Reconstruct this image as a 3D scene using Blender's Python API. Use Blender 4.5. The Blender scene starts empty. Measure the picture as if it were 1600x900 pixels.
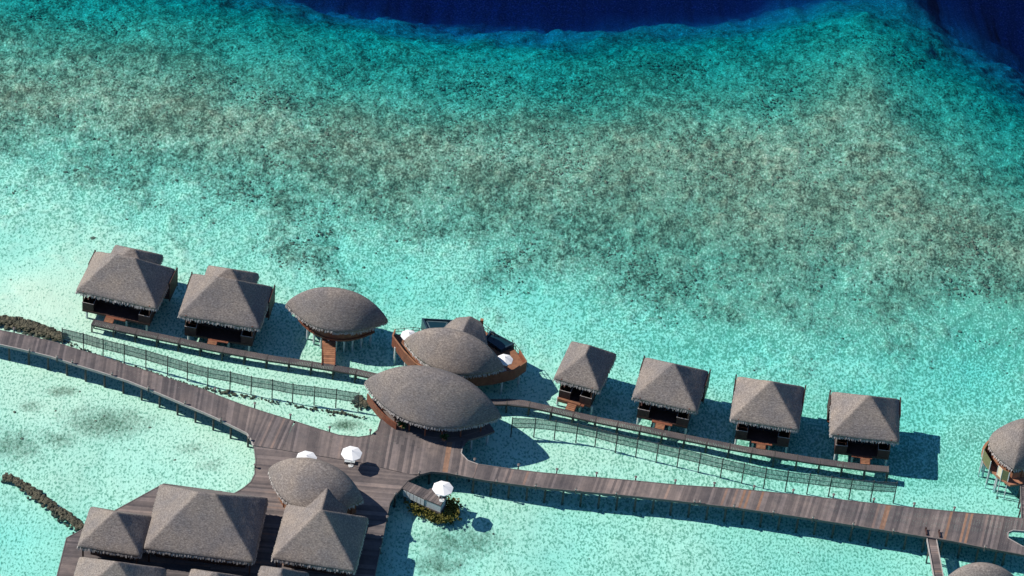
import bpy, math, random
import numpy as np
from mathutils import Vector, Matrix
random.seed(7); RNG = np.random.default_rng(11)
S = bpy.context.scene; C = S.collection
# ---------------------------------------------------------------- camera
TH = math.radians(42.5); PHI = math.radians(5.48); F = 5755.0; DIST = 500.0   # pixels are those of the 1600x900 photograph
r0 = Vector((1,0,0)); u0 = Vector((0, math.sin(TH), math.cos(TH))); DV = Vector((0, math.cos(TH), -math.sin(TH)))
RV = math.cos(PHI)*r0 + math.sin(PHI)*u0; UV = -math.sin(PHI)*r0 + math.cos(PHI)*u0
EYE = -DV*DIST
cd = bpy.data.cameras.new('camera'); cam = bpy.data.objects.new('camera', cd); C.objects.link(cam)
cd.sensor_width = 36; cd.lens = 36*F/1600; cd.clip_start = 5; cd.clip_end = 6000
cam.matrix_world = Matrix(((RV.x,UV.x,-DV.x,EYE.x),(RV.y,UV.y,-DV.y,EYE.y),(RV.z,UV.z,-DV.z,EYE.z),(0,0,0,1)))
S.camera = cam
# ---------------------------------------------------------------- sky, sun, exposure
SUN_EL = math.radians(42.5); SUN_AZ = math.radians(-9.0)     # light travels towards +X, turned a little by SUN_AZ
w = bpy.data.worlds.new('World'); S.world = w; w.use_nodes = True
nt = w.node_tree; sky = nt.nodes.new('ShaderNodeTexSky'); sky.sky_type = 'NISHITA'; sky.sun_disc = False
sky.sun_elevation = SUN_EL; sky.sun_rotation = math.radians(270)+SUN_AZ; sky.altitude = 0; sky.air_density = 1.0; sky.dust_density = 0.0; sky.ozone_density = 8.0
nt.nodes['Background'].inputs[1].default_value = 0.088
nt.links.new(sky.outputs[0], nt.nodes['Background'].inputs[0])
sd = bpy.data.lights.new('sun', 'SUN'); sun = bpy.data.objects.new('sun', sd); C.objects.link(sun)
sd.energy = 5.0; sd.angle = math.radians(0.5); sd.color = (1.0, 0.945, 0.87)
LD = Vector((math.cos(SUN_EL)*math.cos(SUN_AZ), math.cos(SUN_EL)*math.sin(SUN_AZ), -math.sin(SUN_EL)))
sun.rotation_euler = LD.to_track_quat('-Z', 'Y').to_euler()
S.view_settings.view_transform = 'Standard'; S.view_settings.look = 'None'; S.view_settings.gamma = 1; S.view_settings.exposure = 0.25
S.render.engine = 'CYCLES'; cy = S.cycles
cy.max_bounces = 6; cy.diffuse_bounces = 3; cy.glossy_bounces = 2; cy.transparent_max_bounces = 24; cy.volume_bounces = 0
cy.use_denoising = True; cy.caustics_reflective = False; cy.caustics_refractive = False
# ---------------------------------------------------------------- pixel <-> place
def P(x, y, z=0.0):
    d = RV*((x-800)/F) - UV*((y-450)/F) + DV
    t = (z-EYE.z)/d.z
    return EYE + d*t
def proj(X, Y, Z):
    dx, dy, dz = X-EYE.x, Y-EYE.y, Z-EYE.z
    u = dx*RV.x+dy*RV.y+dz*RV.z; v = dx*UV.x+dy*UV.y+dz*UV.z; k = dx*DV.x+dy*DV.y+dz*DV.z
    return 800+F*u/k, 450-F*v/k
def PL(pts, z): return [P(x, y, z) for x, y in pts]
# ---------------------------------------------------------------- noise
def vnoise(x, y, seed=0):
    xi = np.floor(x).astype(np.int64); yi = np.floor(y).astype(np.int64); fx = x-xi; fy = y-yi
    def h(a, b):
        n = (a*374761393 + b*668265263 + seed*1442695041) & 0x7fffffff
        n = ((n ^ (n >> 13))*1274126177) & 0x7fffffff
        return ((n ^ (n >> 16)) & 0xffff)/65535.0
    fx = fx*fx*(3-2*fx); fy = fy*fy*(3-2*fy)
    return (h(xi,yi)*(1-fx)+h(xi+1,yi)*fx)*(1-fy) + (h(xi,yi+1)*(1-fx)+h(xi+1,yi+1)*fx)*fy
def fbm(x, y, o=4, seed=0):
    s = 0; a = .5
    for i in range(o): s = s + a*vnoise(x*2**i+i*17.3, y*2**i-i*9.1, seed+i); a *= .5
    return s/(1-.5**o)
# ---------------------------------------------------------------- materials
MT = {}
def nodes(name, rough=.8, spec=.3):
    m = bpy.data.materials.new(name); m.use_nodes = True; t = m.node_tree; b = t.nodes['Principled BSDF']
    b.inputs['Roughness'].default_value = rough; b.inputs['Specular IOR Level'].default_value = spec
    MT[name] = m; return m, t, b
def N(t, kind, **kw):
    n = t.nodes.new('ShaderNode'+kind)
    for k, v in kw.items():
        if k in n.inputs: n.inputs[k].default_value = v
        else: setattr(n, k, v)
    return n
def ramp(t, fac, stops):
    r = t.nodes.new('ShaderNodeValToRGB'); e = r.color_ramp.elements
    while len(e) < len(stops): e.new(.5)
    for i, (p, c) in enumerate(stops): e[i].position = p; e[i].color = (*c, 1)
    t.links.new(fac, r.inputs[0]); return r
def coords(t, scale=(1,1,1)):
    g = N(t, 'NewGeometry'); mp = N(t, 'Mapping'); mp.inputs['Scale'].default_value = scale
    t.links.new(g.outputs['Position'], mp.inputs['Vector']); return mp.outputs[0]
def mixc(t, f, a, b, kind='MIX'):
    m = t.nodes.new('ShaderNodeMix'); m.data_type = 'RGBA'; m.blend_type = kind; m.clamp_result = False
    for s, v in ((m.inputs[0], f), (m.inputs[6], a), (m.inputs[7], b)):
        if hasattr(v, 'is_linked'): t.links.new(v, s)
        elif isinstance(v, (int, float)): s.default_value = v
        else: s.default_value = (*v, 1)
    return m.outputs[2]
def bump(t, b, h, strength, dist):
    n = N(t, 'Bump', Strength=strength, Distance=dist); t.links.new(h, n.inputs['Height']); t.links.new(n.outputs[0], b.inputs['Normal'])
def mottled(name, c0, c1, scale=4., rough=.8, stretch=(1,1,1), bs=.3, bd=.03, detail=6., objrand=0., spec=.3):
    m, t, b = nodes(name, rough, spec); v = coords(t, stretch)
    n = N(t, 'TexNoise', Scale=scale, Detail=detail, Roughness=.65); t.links.new(v, n.inputs['Vector'])
    r = ramp(t, n.outputs['Fac'], [(.32, c0), (.68, c1)]); col = r.outputs[0]
    if objrand:
        oi = N(t, 'ObjectInfo'); rr = ramp(t, oi.outputs['Random'], [(0, (1-objrand,)*3), (1, (1+objrand,)*3)])
        col = mixc(t, 1., col, rr.outputs[0], 'MULTIPLY')
    t.links.new(col, b.inputs['Base Color'])
    if bs: bump(t, b, n.outputs['Fac'], bs, bd)
    return m
def make_materials():
    # thatch: fine straw grain, broad weathering
    m, t, b = nodes('thatch', .95, .1)
    v = coords(t); n1 = N(t, 'TexNoise', Scale=4.3, Detail=5., Roughness=.8); n2 = N(t, 'TexNoise', Scale=.35, Detail=4.)
    n3 = N(t, 'TexNoise', Scale=13., Detail=3., Roughness=.7)
    v2 = coords(t, (.9,.9,2.0))
    t.links.new(v2, n1.inputs['Vector']); t.links.new(v, n2.inputs['Vector']); t.links.new(v, n3.inputs['Vector'])
    r1 = ramp(t, n1.outputs['Fac'], [(.31, (.095,.083,.076)), (.5, (.205,.181,.163)), (.70, (.365,.327,.295))])
    r2 = ramp(t, n2.outputs['Fac'], [(.3, (.82,.84,.9)), (.7, (1.15,1.1,1.04))])
    oi = N(t, 'ObjectInfo'); r3 = ramp(t, oi.outputs['Random'], [(0, (.86,.87,.89)), (1, (1.10,1.08,1.05))])
    t.links.new(mixc(t, 1., mixc(t, 1., r1.outputs[0], r2.outputs[0], 'MULTIPLY'), r3.outputs[0], 'MULTIPLY'), b.inputs['Base Color'])
    ad = N(t, 'Math', operation='ADD'); t.links.new(n1.outputs['Fac'], ad.inputs[0]); t.links.new(n3.outputs['Fac'], ad.inputs[1])
    v4 = coords(t, (.35,.35,3.2)); n4 = N(t, 'TexNoise', Scale=1.5, Detail=3.); t.links.new(v4, n4.inputs['Vector'])
    ad2 = N(t, 'Math', operation='ADD'); t.links.new(ad.outputs[0], ad2.inputs[0]); t.links.new(n4.outputs['Fac'], ad2.inputs[1])
    bump(t, b, ad2.outputs[0], .6, .055)
    mottled('straw', (.22,.20,.185), (.46,.42,.39), 4., .95, objrand=.08)
    # grey boardwalk timber, every board its own tone
    m, t, b = nodes('deck_timber', .75, .25)
    oi = N(t, 'ObjectInfo'); r = ramp(t, oi.outputs['Random'], [(0, (.092,.080,.079)), (.35, (.130,.110,.104)), (.7, (.164,.138,.128)), (.9, (.195,.163,.152)), (.97, (.22,.178,.16)), (1, (.23,.155,.12))])
    v = coords(t); n = N(t, 'TexNoise', Scale=1.1, Detail=6., Roughness=.7); t.links.new(v, n.inputs['Vector'])
    r2 = ramp(t, n.outputs['Fac'], [(.25, (.68,.7,.74)), (.75, (1.28,1.24,1.2))])
    n3 = N(t, 'TexNoise', Scale=.16, Detail=3.); t.links.new(v, n3.inputs['Vector'])
    r3 = ramp(t, n3.outputs['Fac'], [(.35, (.76,.78,.82)), (.65, (1.24,1.19,1.14))])
    t.links.new(mixc(t, 1., mixc(t, 1., r.outputs[0], r2.outputs[0], 'MULTIPLY'), r3.outputs[0], 'MULTIPLY'), b.inputs['Base Color'])
    bump(t, b, n.outputs['Fac'], .2, .03)
    mottled('new_timber', (.20,.09,.05), (.34,.16,.085), 1.6, .65, objrand=.25)
    mottled('worn_timber', (.17,.10,.068), (.27,.155,.10), 1.6, .7, objrand=.2)
    mottled('red_timber', (.13,.045,.026), (.23,.085,.048), 2.2, .6, objrand=.15)
    mottled('dark_timber', (.035,.018,.016), (.075,.036,.028), 2.5, .65, objrand=.2)
    mottled('beam_timber', (.10,.085,.08), (.17,.145,.135), 2., .8, objrand=.15)
    mottled('pale_timber', (.30,.27,.25), (.42,.38,.35), 2.5, .75)
    mottled('pile_timber', (.05,.048,.045), (.11,.10,.09), 3., .85, objrand=.2)
    mottled('concrete', (.46,.48,.48), (.62,.62,.6), 3., .8)
    mottled('canvas', (.76,.75,.73), (.82,.81,.79), 2., .8, bs=.05)
    mottled('pole_metal', (.5,.48,.45), (.6,.58,.55), 4., .4, bs=0)
    mottled('reed', (.11,.12,.115), (.20,.205,.19), 6., .9, objrand=.15)
    mottled('rock', (.025,.03,.022), (.13,.115,.075), 1.7, .9, bs=.6, bd=.1)
    mottled('coral', (.055,.06,.047), (.30,.25,.175), 2.4, .95, bs=.6, bd=.08)
    mottled('yellow_coral', (.03,.05,.012), (.26,.21,.04), 2.6, .8, bs=.6, bd=.08)
    mottled('leaf', (.018,.05,.015), (.05,.11,.03), 4., .6)
    mottled('lamp_shade', (.55,.45,.38), (.68,.6,.52), 4., .6, bs=0)
    mottled('pool_tile', (.012,.03,.045), (.03,.06,.085), 3., .35, bs=.1)
    mottled('wet_tile', (.05,.085,.10), (.085,.13,.15), 3., .4, bs=.1)
    mottled('pale_tile', (.42,.46,.46), (.55,.58,.57), 3., .5, bs=.1)
    mottled('green_screen', (.10,.11,.05), (.19,.19,.085), 5., .85)
    mottled('cream_screen', (.62,.5,.34), (.74,.62,.44), 5., .85)
    mottled('glass_dark', (.01,.014,.018), (.02,.026,.03), 2., .12, bs=0, spec=.6)
    mottled('terracotta', (.28,.12,.07), (.38,.18,.1), 3., .8)
    # water: clear sheet with ripples over an absorbing volume
    m = bpy.data.materials.new('sea_water'); m.use_nodes = True; MT['sea_water'] = m; t = m.node_tree; t.nodes.clear()
    o = t.nodes.new('ShaderNodeOutputMaterial'); mx = t.nodes.new('ShaderNodeMixShader'); tr = t.nodes.new('ShaderNodeBsdfTransparent')
    gl = N(t, 'BsdfGlossy', Roughness=.12); fr = N(t, 'LayerWeight', Blend=.5)
    v = coords(t); n1 = N(t, 'TexNoise', Scale=1.5, Detail=5., Roughness=.6); n2 = N(t, 'TexNoise', Scale=.22, Detail=3.)
    t.links.new(v, n1.inputs['Vector']); t.links.new(v, n2.inputs['Vector'])
    b1 = N(t, 'Bump', Strength=.6, Distance=.12); b2 = N(t, 'Bump', Strength=.4, Distance=.25)
    t.links.new(n1.outputs['Fac'], b1.inputs['Height']); t.links.new(n2.outputs['Fac'], b2.inputs['Height']); t.links.new(b2.outputs[0], b1.inputs['Normal'])
    t.links.new(b1.outputs[0], gl.inputs['Normal']); t.links.new(b1.outputs[0], fr.inputs['Normal'])
    pw = N(t, 'Math', operation='POWER'); t.links.new(fr.outputs['Facing'], pw.inputs[0]); pw.inputs[1].default_value = 5.
    sc_ = N(t, 'Math', operation='MULTIPLY_ADD'); t.links.new(pw.outputs[0], sc_.inputs[0]); sc_.inputs[1].default_value = .98; sc_.inputs[2].default_value = .02
    t.links.new(sc_.outputs[0], mx.inputs[0]); t.links.new(tr.outputs[0], mx.inputs[1]); t.links.new(gl.outputs[0], mx.inputs[2]); t.links.new(mx.outputs[0], o.inputs['Surface'])
    va = t.nodes.new('ShaderNodeVolumeAbsorption'); va.inputs['Color'].default_value = (0.0, .875, .945, 1); va.inputs['Density'].default_value = .40
    t.links.new(va.outputs[0], o.inputs['Volume'])
    # still pool water
    m, t, b = nodes('pool_water', .06, .5); b.inputs['Base Color'].default_value = (.008,.032,.045,1)
    n = N(t, 'TexNoise', Scale=2., Detail=3.); t.links.new(coords(t), n.inputs['Vector']); bump(t, b, n.outputs['Fac'], .15, .05)
    # sea floor: pale sand with caustic ripple light painted as speckle, coral by the zone attributes 'reef' and 'weed'
    m, t, b = nodes('sea_floor', .95, .1); v = coords(t, (1, .66, .6))
    def noise(s, d=4., r=.6, dist=0.):
        n = N(t, 'TexNoise', Scale=s, Detail=d, Roughness=r, Distortion=dist); t.links.new(v, n.inputs['Vector']); return n.outputs['Fac']
    reef = N(t, 'Attribute', attribute_name='reef').outputs['Fac']; weed = N(t, 'Attribute', attribute_name='weed').outputs['Fac']
    rub = N(t, 'Attribute', attribute_name='scatter').outputs['Fac']
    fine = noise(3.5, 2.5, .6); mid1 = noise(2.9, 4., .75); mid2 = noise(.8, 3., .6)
    mm = N(t, 'Mix'); mm.inputs[0].default_value = .34; t.links.new(mid1, mm.inputs[2]); t.links.new(mid2, mm.inputs[3]); mid = mm.outputs[0]; big = noise(.09, 4.); grit = noise(4.5, 3., .7)
    sand = ramp(t, big, [(.3, (.74,.74,.565)), (.7, (.84,.83,.645))]).outputs[0]
    caustic_col = ramp(t, grit, [(.3, (.15,.27,.185)), (.7, (.40,.52,.365))]).outputs[0]
    corc = ramp(t, mid, [(.40, (.33,.34,.24)), (.5, (.155,.172,.118)), (.61, (.04,.062,.045))]).outputs[0]
    def over(noi, amt, soft):   # 1 where noise > 1-amt
        a = N(t, 'Math', operation='ADD'); t.links.new(noi, a.inputs[0]); t.links.new(amt, a.inputs[1])
        s = N(t, 'MapRange', **{'From Min': 1-soft, 'From Max': 1+soft}); t.links.new(a.outputs[0], s.inputs['Value']); return s.outputs[0]
    c = mixc(t, over(fine, rub, .075), sand, caustic_col)  # bright and dark caustic cells painted into the sand colour
    c = mixc(t, over(mid, reef, .125), c, corc)
    wc = ramp(t, grit, [(.35, (.035,.06,.035)), (.7, (.14,.17,.10))]).outputs[0]
    c = mixc(t, over(mid, weed, .17), c, wc)
    t.links.new(c, b.inputs['Base Color'])
    ad = N(t, 'Math', operation='ADD'); t.links.new(fine, ad.inputs[0]); t.links.new(mid, ad.inputs[1])
    bump(t, b, ad.outputs[0], .5, .12)
make_materials()
# ---------------------------------------------------------------- mesh helpers
def link(name, me, mat, parent=None, label=None, kind=None):
    o = bpy.data.objects.new(name, me); C.objects.link(o)
    if mat and not me.materials: me.materials.append(MT[mat])
    if parent is not None: o.parent = parent
    if label: o['label'] = label
    if kind: o['kind'] = kind
    return o
def root_loc(o):
    l = Vector((0,0,0))
    while o is not None: l = l + o.location; o = o.parent
    return l
def thing(name, label, cat, loc, group=None):
    o = bpy.data.objects.new(name, None); C.objects.link(o); o.location = loc; o.empty_display_size = .5
    o['label'] = label; o['category'] = cat
    if group: o['group'] = group
    return o
class MB:
    def __init__(s): s.v = []; s.f = []
    def add(s, vs, fs):
        n = len(s.v); s.v += [tuple(p) for p in vs]; s.f += [tuple(i+n for i in f) for f in fs]; return s
    def hexa(s, b, t):            # 4 bottom, 4 top points, counter-clockwise seen from above
        return s.add(list(b)+list(t), [(3,2,1,0),(4,5,6,7),(0,1,5,4),(1,2,6,5),(2,3,7,6),(3,0,4,7)])
    def box(s, o, ax, ay, x0, x1, y0, y1, z0, z1):
        q = [o+ax*x+ay*y for x, y in ((x0,y0),(x1,y0),(x1,y1),(x0,y1))]
        return s.hexa([(p.x,p.y,z0) for p in q], [(p.x,p.y,z1) for p in q])
    def bar(s, a, b, wd, z0, z1): # upright board from a to b
        d = Vector((b[0]-a[0], b[1]-a[1], 0)); l = d.length or 1e-6; d /= l; n = Vector((-d.y, d.x, 0))
        return s.box(Vector((a[0],a[1],0)), d, n, 0, l, -wd/2, wd/2, z0, z1)
    def prism(s, poly, z0, z1):
        n = len(poly); ar = sum(poly[i][0]*poly[(i+1)%n][1]-poly[(i+1)%n][0]*poly[i][1] for i in range(n))
        if ar < 0: poly = poly[::-1]
        vs = [(p[0],p[1],z0) for p in poly]+[(p[0],p[1],z1) for p in poly]
        fs = [tuple(range(n-1,-1,-1)), tuple(range(n,2*n))]+[(i,(i+1)%n,n+(i+1)%n,n+i) for i in range(n)]
        return s.add(vs, fs)
    def cyl(s, a, b, ra, rb=None, n=8):
        a = Vector(a); b = Vector(b); rb = ra if rb is None else rb; d = (b-a).normalized()
        u = d.orthogonal().normalized(); w_ = d.cross(u); vs = []
        for c, r in ((a,ra),(b,rb)):
            for i in range(n): k = 2*math.pi*i/n; vs.append(c+(u*math.cos(k)+w_*math.sin(k))*r)
        return s.add(vs, [tuple(range(n-1,-1,-1)), tuple(range(n,2*n))]+[(i,(i+1)%n,n+(i+1)%n,n+i) for i in range(n)])
    def build(s, name, mat, parent=None, label=None, kind=None, smooth=False):
        l = root_loc(parent); me = bpy.data.meshes.new(name)
        me.from_pydata([(x-l.x, y-l.y, z-l.z) for x, y, z in s.v], [], s.f); me.update()
        if smooth: me.polygons.foreach_set('use_smooth', [True]*len(me.polygons))
        return link(name, me, mat, parent, label, kind)
def npmesh(name, V, Q, mat, parent=None, smooth=True, attrs=None, kind=None, label=None):
    V = np.asarray(V, np.float32).reshape(-1,3); Q = np.asarray(Q, np.int32); k = Q.shape[1]
    l = root_loc(parent); V = V-np.array([l.x,l.y,l.z], np.float32)
    me = bpy.data.meshes.new(name); me.vertices.add(len(V)); me.vertices.foreach_set('co', V.ravel())
    me.loops.add(Q.size); me.loops.foreach_set('vertex_index', Q.ravel())
    me.polygons.add(len(Q)); me.polygons.foreach_set('loop_start', np.arange(0, Q.size, k, dtype=np.int32))
    me.polygons.foreach_set('use_smooth', np.full(len(Q), smooth)); me.update(calc_edges=True)
    for n_, a in (attrs or {}).items():
        at = me.attributes.new(n_, 'FLOAT', 'POINT'); at.data.foreach_set('value', np.asarray(a, np.float32).ravel())
    me.validate(); return link(name, me, mat, parent, label, kind)
def gridq(nu, nv):
    i = np.arange((nu-1)*(nv-1)); r = i//(nu-1); c = i%(nu-1); a = r*nu+c
    return np.stack([a, a+1, a+nu+1, a+nu], 1)
def copy_tree(o, parent=None):
    c = o.copy(); C.objects.link(c); c.parent = parent
    for ch in list(o.children): copy_tree(ch, c)
    return c
def resample(pts, n):
    p = np.array([(q[0], q[1]) for q in pts]); d = np.r_[0, np.cumsum(np.hypot(*np.diff(p, axis=0).T))]; t = np.linspace(0, d[-1], n)
    return [Vector((np.interp(q, d, p[:,0]), np.interp(q, d, p[:,1]), 0)) for q in t], d[-1]
# ================================================================ THE SETTING
# ---- sea floor: depth and zones follow the reef
EX = [-600,-200,0,250,430,520,640,780,900,1000,1100,1200,1300,1360,1420,1470,1540,1600,1800,2200]
EY = [-230,-115,-62,-28,2,26,46,55,60,52,48,42,16,6,34,74,112,150,260,480]
CX = [-600,0,300,640,1000,1150,1400,1600,2200]; CYY = [20,95,125,200,225,270,325,345,420]
LX = [-600,0,300,500,900,1200,1600,2200]; LY = [200,262,315,375,440,485,515,550]
LAG = [(60,475,.34),(-100,470,.4),(0,380,.75),(300,320,.95),(600,420,1.1),(900,470,1.15),(1100,520,1.2),(1500,560,1.35),(1580,800,1.0),(250,640,.5),(420,600,.45),(520,640,.5),
       (100,620,.42),(180,740,.62),(40,720,.6),(50,860,.95),(900,700,.55),(850,680,.52),(1100,740,.62),(1300,770,.8),(1200,840,.9),(760,800,.6),(700,860,.8),(900,860,.85),(1400,880,1.0),(650,820,.6),(1500,720,1.05),(1400,600,1.3),(330,560,.5)]
def fields(px, py):
    ye = np.interp(px, EX, EY); yc = np.interp(px, CX, CYY); yl = np.interp(px, LX, LY)
    wob = (fbm(px/70, py/45, 4, 3)-.5)
    gsl = (np.interp(px+40, EX, EY)-np.interp(px-40, EX, EY))/80/.68
    d = (py-ye+3)/np.sqrt(1+gsl*gsl)+wob*26+(fbm(px/22, py/16, 3, 8)-.5)*16
    num = 0; den = 0
    for x, y, dep in LAG:
        q = 1/(((px-x)/1.3)**2+(py-y)**2+900)**1.5; num = num+q*dep; den = den+q
    lag = num/den
    slope = np.interp(d, [-500,-260,-165,-90,-10,20,60,110,150,200,300], [36,31,21.5,12.2,5.2,3.6,2.5,1.5,.9,.5,.3])
    cr = np.interp((py-yc)+wob*60, [-140,-60,0,70,140], [.8,.62,.5,.62,.95])
    k = np.clip((py-yl+60)/140, 0, 1); k = k*k*(3-2*k)
    dep = np.maximum(np.maximum(cr, slope), 0)
    dep = dep*(1-k)+lag*k
    # reef density
    up = np.clip((d+190)/150, .55, 1)
    band = np.clip(1-(py-yl+wob*150)/150, 0, 1)
    mid = np.exp(-((py-yc)/95.)**2)
    reef = (.56+.02*mid)*up*np.clip((yl+60-py+wob*190)/150, 0, 1)**.7
    reef = np.maximum(reef, .535*np.clip((yl+190-py+wob*260)/250, 0, 1)**.8*np.clip((py-yc)/60, 0, 1))
    reef = np.maximum(reef, .36*np.exp(-((px-1420)/190.)**2-((py-520)/60.)**2))
    reef = reef+((fbm(px/75, py/40, 4, 61)-.5)*.24-.01)*np.clip(reef*4, 0, 1)
    rub = .465+.09*np.clip((yl+80-py)/200, 0, 1)+.06*(fbm(px/160, py/110, 3, 9)-.5)  # how much painted caustic speckle covers the sand
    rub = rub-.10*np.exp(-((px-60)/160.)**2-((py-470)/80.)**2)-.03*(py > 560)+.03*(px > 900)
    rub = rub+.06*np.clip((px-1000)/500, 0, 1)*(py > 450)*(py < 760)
    weed = 0.
    for x, y, sx, sy, a in [(165,665,115,40,.56),(95,616,45,14,.54),(50,640,40,20,.46),(20,700,75,45,.53),(90,690,70,28,.49),(720,850,110,42,.54),(690,885,75,30,.54),(300,705,60,22,.43),(330,730,50,20,.42),(540,668,38,13,.60),(720,690,40,25,.34),(790,815,22,25,.34),(1430,520,110,50,.30),(1515,690,50,40,.38),(700,830,45,14,.43),(690,650,150,40,.2),(480,655,20,9,.3)]:
        weed = np.maximum(weed, a*np.exp(-((px-x)/sx)**2-((py-y)/sy)**2))
    return dep, reef, rub, weed, d
def axis(lo, hi, st):
    a = list(np.arange(lo, hi, st)); s = st
    b = []; x = lo
    while x > -1500: s *= 1.35; x -= s; b.append(x)
    s = st; c = []; x = a[-1]
    while x < 1500: s *= 1.35; x += s; c.append(x)
    return np.array(b[::-1]+a+c)
gx = axis(-84, 84, .33); gy = axis(-66, 78, .33)
X, Y = np.meshgrid(gx, gy); PX, PY = proj(X, Y, -1.0)
far = (np.abs(X) > 150) | (np.abs(Y) > 150)
PXc = np.clip(PX, -1200, 2800); PYc = np.clip(PY, -900, 1600)
DEP, REEF, CAUSTIC, WEED, DD = fields(PXc, PYc)
rel = (fbm(X/1.6, Y/1.6, 4, 21)-.5); lump = np.clip(vnoise(X/.9, Y/.9, 31)*1.5-.75, 0, 1)
SZ = -DEP + rel*(.10+.5*np.clip(REEF, 0, .5)) + lump*.30*np.clip(REEF*2, 0, 1)*np.clip(1.2-DEP*.05, 0, 1) + (fbm(X/9, Y/9, 3, 5)-.5)*np.clip(DEP*.4, 0, .8)
SZ = np.minimum(SZ, -.10)
sf = npmesh('sea_floor', np.stack([X, Y, SZ], -1), gridq(len(gx), len(gy)), 'sea_floor', attrs=dict(reef=REEF, weed=WEED, scatter=CAUSTIC), kind='structure')
sf['label'] = 'pale sand and coral sea floor with painted ripple-light speckle under shallow water'
wb = MB(); wb.box(Vector((0,0,0)), Vector((1,0,0)), Vector((0,1,0)), -1480, 1480, -1480, 1480, -90, 0)
wo = wb.build('sea_water', 'sea_water', None, 'clear turquoise lagoon water deepening to dark blue ocean', 'structure')
def floor_z(x, y):
    px, py = proj(np.array([x]), np.array([y]), np.array([-1.0])); return -float(fields(px, py)[0][0])
# ---- lumps (corals, rocks) as joined masses
IC = np.array([(0,0,1)]+[(math.cos(a)*.894, math.sin(a)*.894, .447) for a in np.arange(5)*1.2566]+[(math.cos(a+.6283)*.894, math.sin(a+.6283)*.894, -.447) for a in np.arange(5)*1.2566]+[(0,0,-1)])
IF = np.array([(0,i,i%5+1) for i in range(1,6)]+[(i,i+5,i%5+1) for i in range(1,6)]+[(i%5+1,i+5,i%5+6) for i in range(1,6)]+[(11,i%5+6,i+5) for i in range(1,6)])
def lumps(name, cx, cy, cz, r, flat, mat, parent=None, kind='stuff', label=None, jit=.35):
    n = len(cx); V = IC[None]*(1+RNG.uniform(-jit, jit, (n,12,1)))
    a = RNG.uniform(0, 6.28, n); ca, sa = np.cos(a)[:,None], np.sin(a)[:,None]
    V = np.stack([V[...,0]*ca-V[...,1]*sa, V[...,0]*sa+V[...,1]*ca, V[...,2]], -1)
    st = RNG.uniform(.75, 1.3, (n,1)); V[...,0] *= st
    V = V*np.asarray(r)[:,None,None]; V[...,2] *= np.asarray(flat)[:,None]
    V = V+np.stack([cx,cy,cz], -1)[:,None,:]
    Fc = IF[None]+(np.arange(n)*12)[:,None,None]
    return npmesh(name, V, Fc.reshape(-1,3), mat, parent, False, kind=kind, label=label)
n = 110000; qx = RNG.uniform(-84, 84, n); qy = RNG.uniform(-40, 80, n)
ppx, ppy = proj(qx, qy, np.full(n, -1.0)); dep, rf, rb, wd, dd = fields(ppx, ppy)
clus = fbm(qx/5, qy/5, 3, 41)
pr = np.clip(rf*4-1.3, 0, 1)*np.clip((clus-.36)*4, 0.05, 1)*(dd > 8)*(ppx > -60)*(ppx < 1660)*(ppy > -40)
k = RNG.uniform(0, 1, n) < pr*.75
rr = RNG.gamma(1.4, .05, k.sum())+.06; rr = np.minimum(rr, .30)
lumps('coral_heads', qx[k], qy[k], -dep[k]-.05, rr, RNG.uniform(.45, .8, k.sum()), 'coral', label='brown and dark coral heads covering the reef crest')
n = 9000; qx = RNG.uniform(-84, 84, n); qy = RNG.uniform(-64, 20, n)      # lone dark stones on the lagoon sand
ppx, ppy = proj(qx, qy, np.full(n, -1.0)); dep, rf, rb, wd, dd = fields(ppx, ppy)
k = RNG.uniform(0, 1, n) < np.clip((wd-.2)*.9, 0.012, .4)
lumps('seabed_stones', qx[k], qy[k], -dep[k]-.03, RNG.gamma(1.8, .045, k.sum())+.05, RNG.uniform(.4, .7, k.sum()), 'coral', label='small dark stones scattered over pale lagoon sand')
def scatter(name, pts, wd_, hgt, cnt, label, cat, rmin=.14, rmax=.42, mat='rock'):
    t = np.sort(RNG.uniform(0, 1, cnt)); q = PL(pts, 0); rs, L = resample(q, 200); A = np.array([(p.x,p.y) for p in rs])
    i = t*199; bx = np.interp(i, np.arange(200), A[:,0]); by = np.interp(i, np.arange(200), A[:,1])
    o = RNG.normal(0, .42, cnt)*np.interp(t, np.linspace(0,1,len(wd_)), wd_); o = o*(.8+.5*fbm(t*25, t*0, 2, 3))
    dx = np.gradient(A[:,0]); dy = np.gradient(A[:,1]); nx = np.interp(i, np.arange(200), -dy/np.hypot(dx,dy)); ny = np.interp(i, np.arange(200), dx/np.hypot(dx,dy))
    x = bx+nx*o; y = by+ny*o; ww = np.interp(t, np.linspace(0,1,len(wd_)), wd_)
    z = np.clip(1-(o/ww)**2, -.6, 1)*hgt - .35+RNG.uniform(-.1, .1, cnt)
    root = lumps(name, x, y, z, RNG.uniform(rmin, rmax, cnt), RNG.uniform(.6, .9, cnt), mat, kind='stuff', label=label); return root
scatter('rock_breakwater', [(-60,490),(0,500),(30,505),(60,513),(98,528)], [1.0,1.1,1.1,.9], .6, 800, 'brown rock breakwater running beside the boardwalk to the reed fence', 'rocks')
scatter('rock_bank', [(98,528),(150,551),(200,567),(260,586),(300,600),(360,612),(420,622),(480,634),(525,641),(570,650)], [.6,.3,.25,.3,.4,.4,.45,.4], -.02, 220, 'low bank of small stones along the foot of the reed fence', 'rocks', .07, .24)
scatter('rock_spit', [(8,742),(40,760),(75,785),(105,806),(130,826)], [.55,.75,.7,.75], .4, 600, 'narrow dark rock spit leading to the edge of the sun deck', 'rocks', .12, .36)
scatter('rock_patch', [(556,620),(566,626),(574,634)], [.9,1.0,.9], .2, 120, 'patch of dark stones between reed fence end and lobby pavilion', 'rocks', .1, .3)
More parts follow.
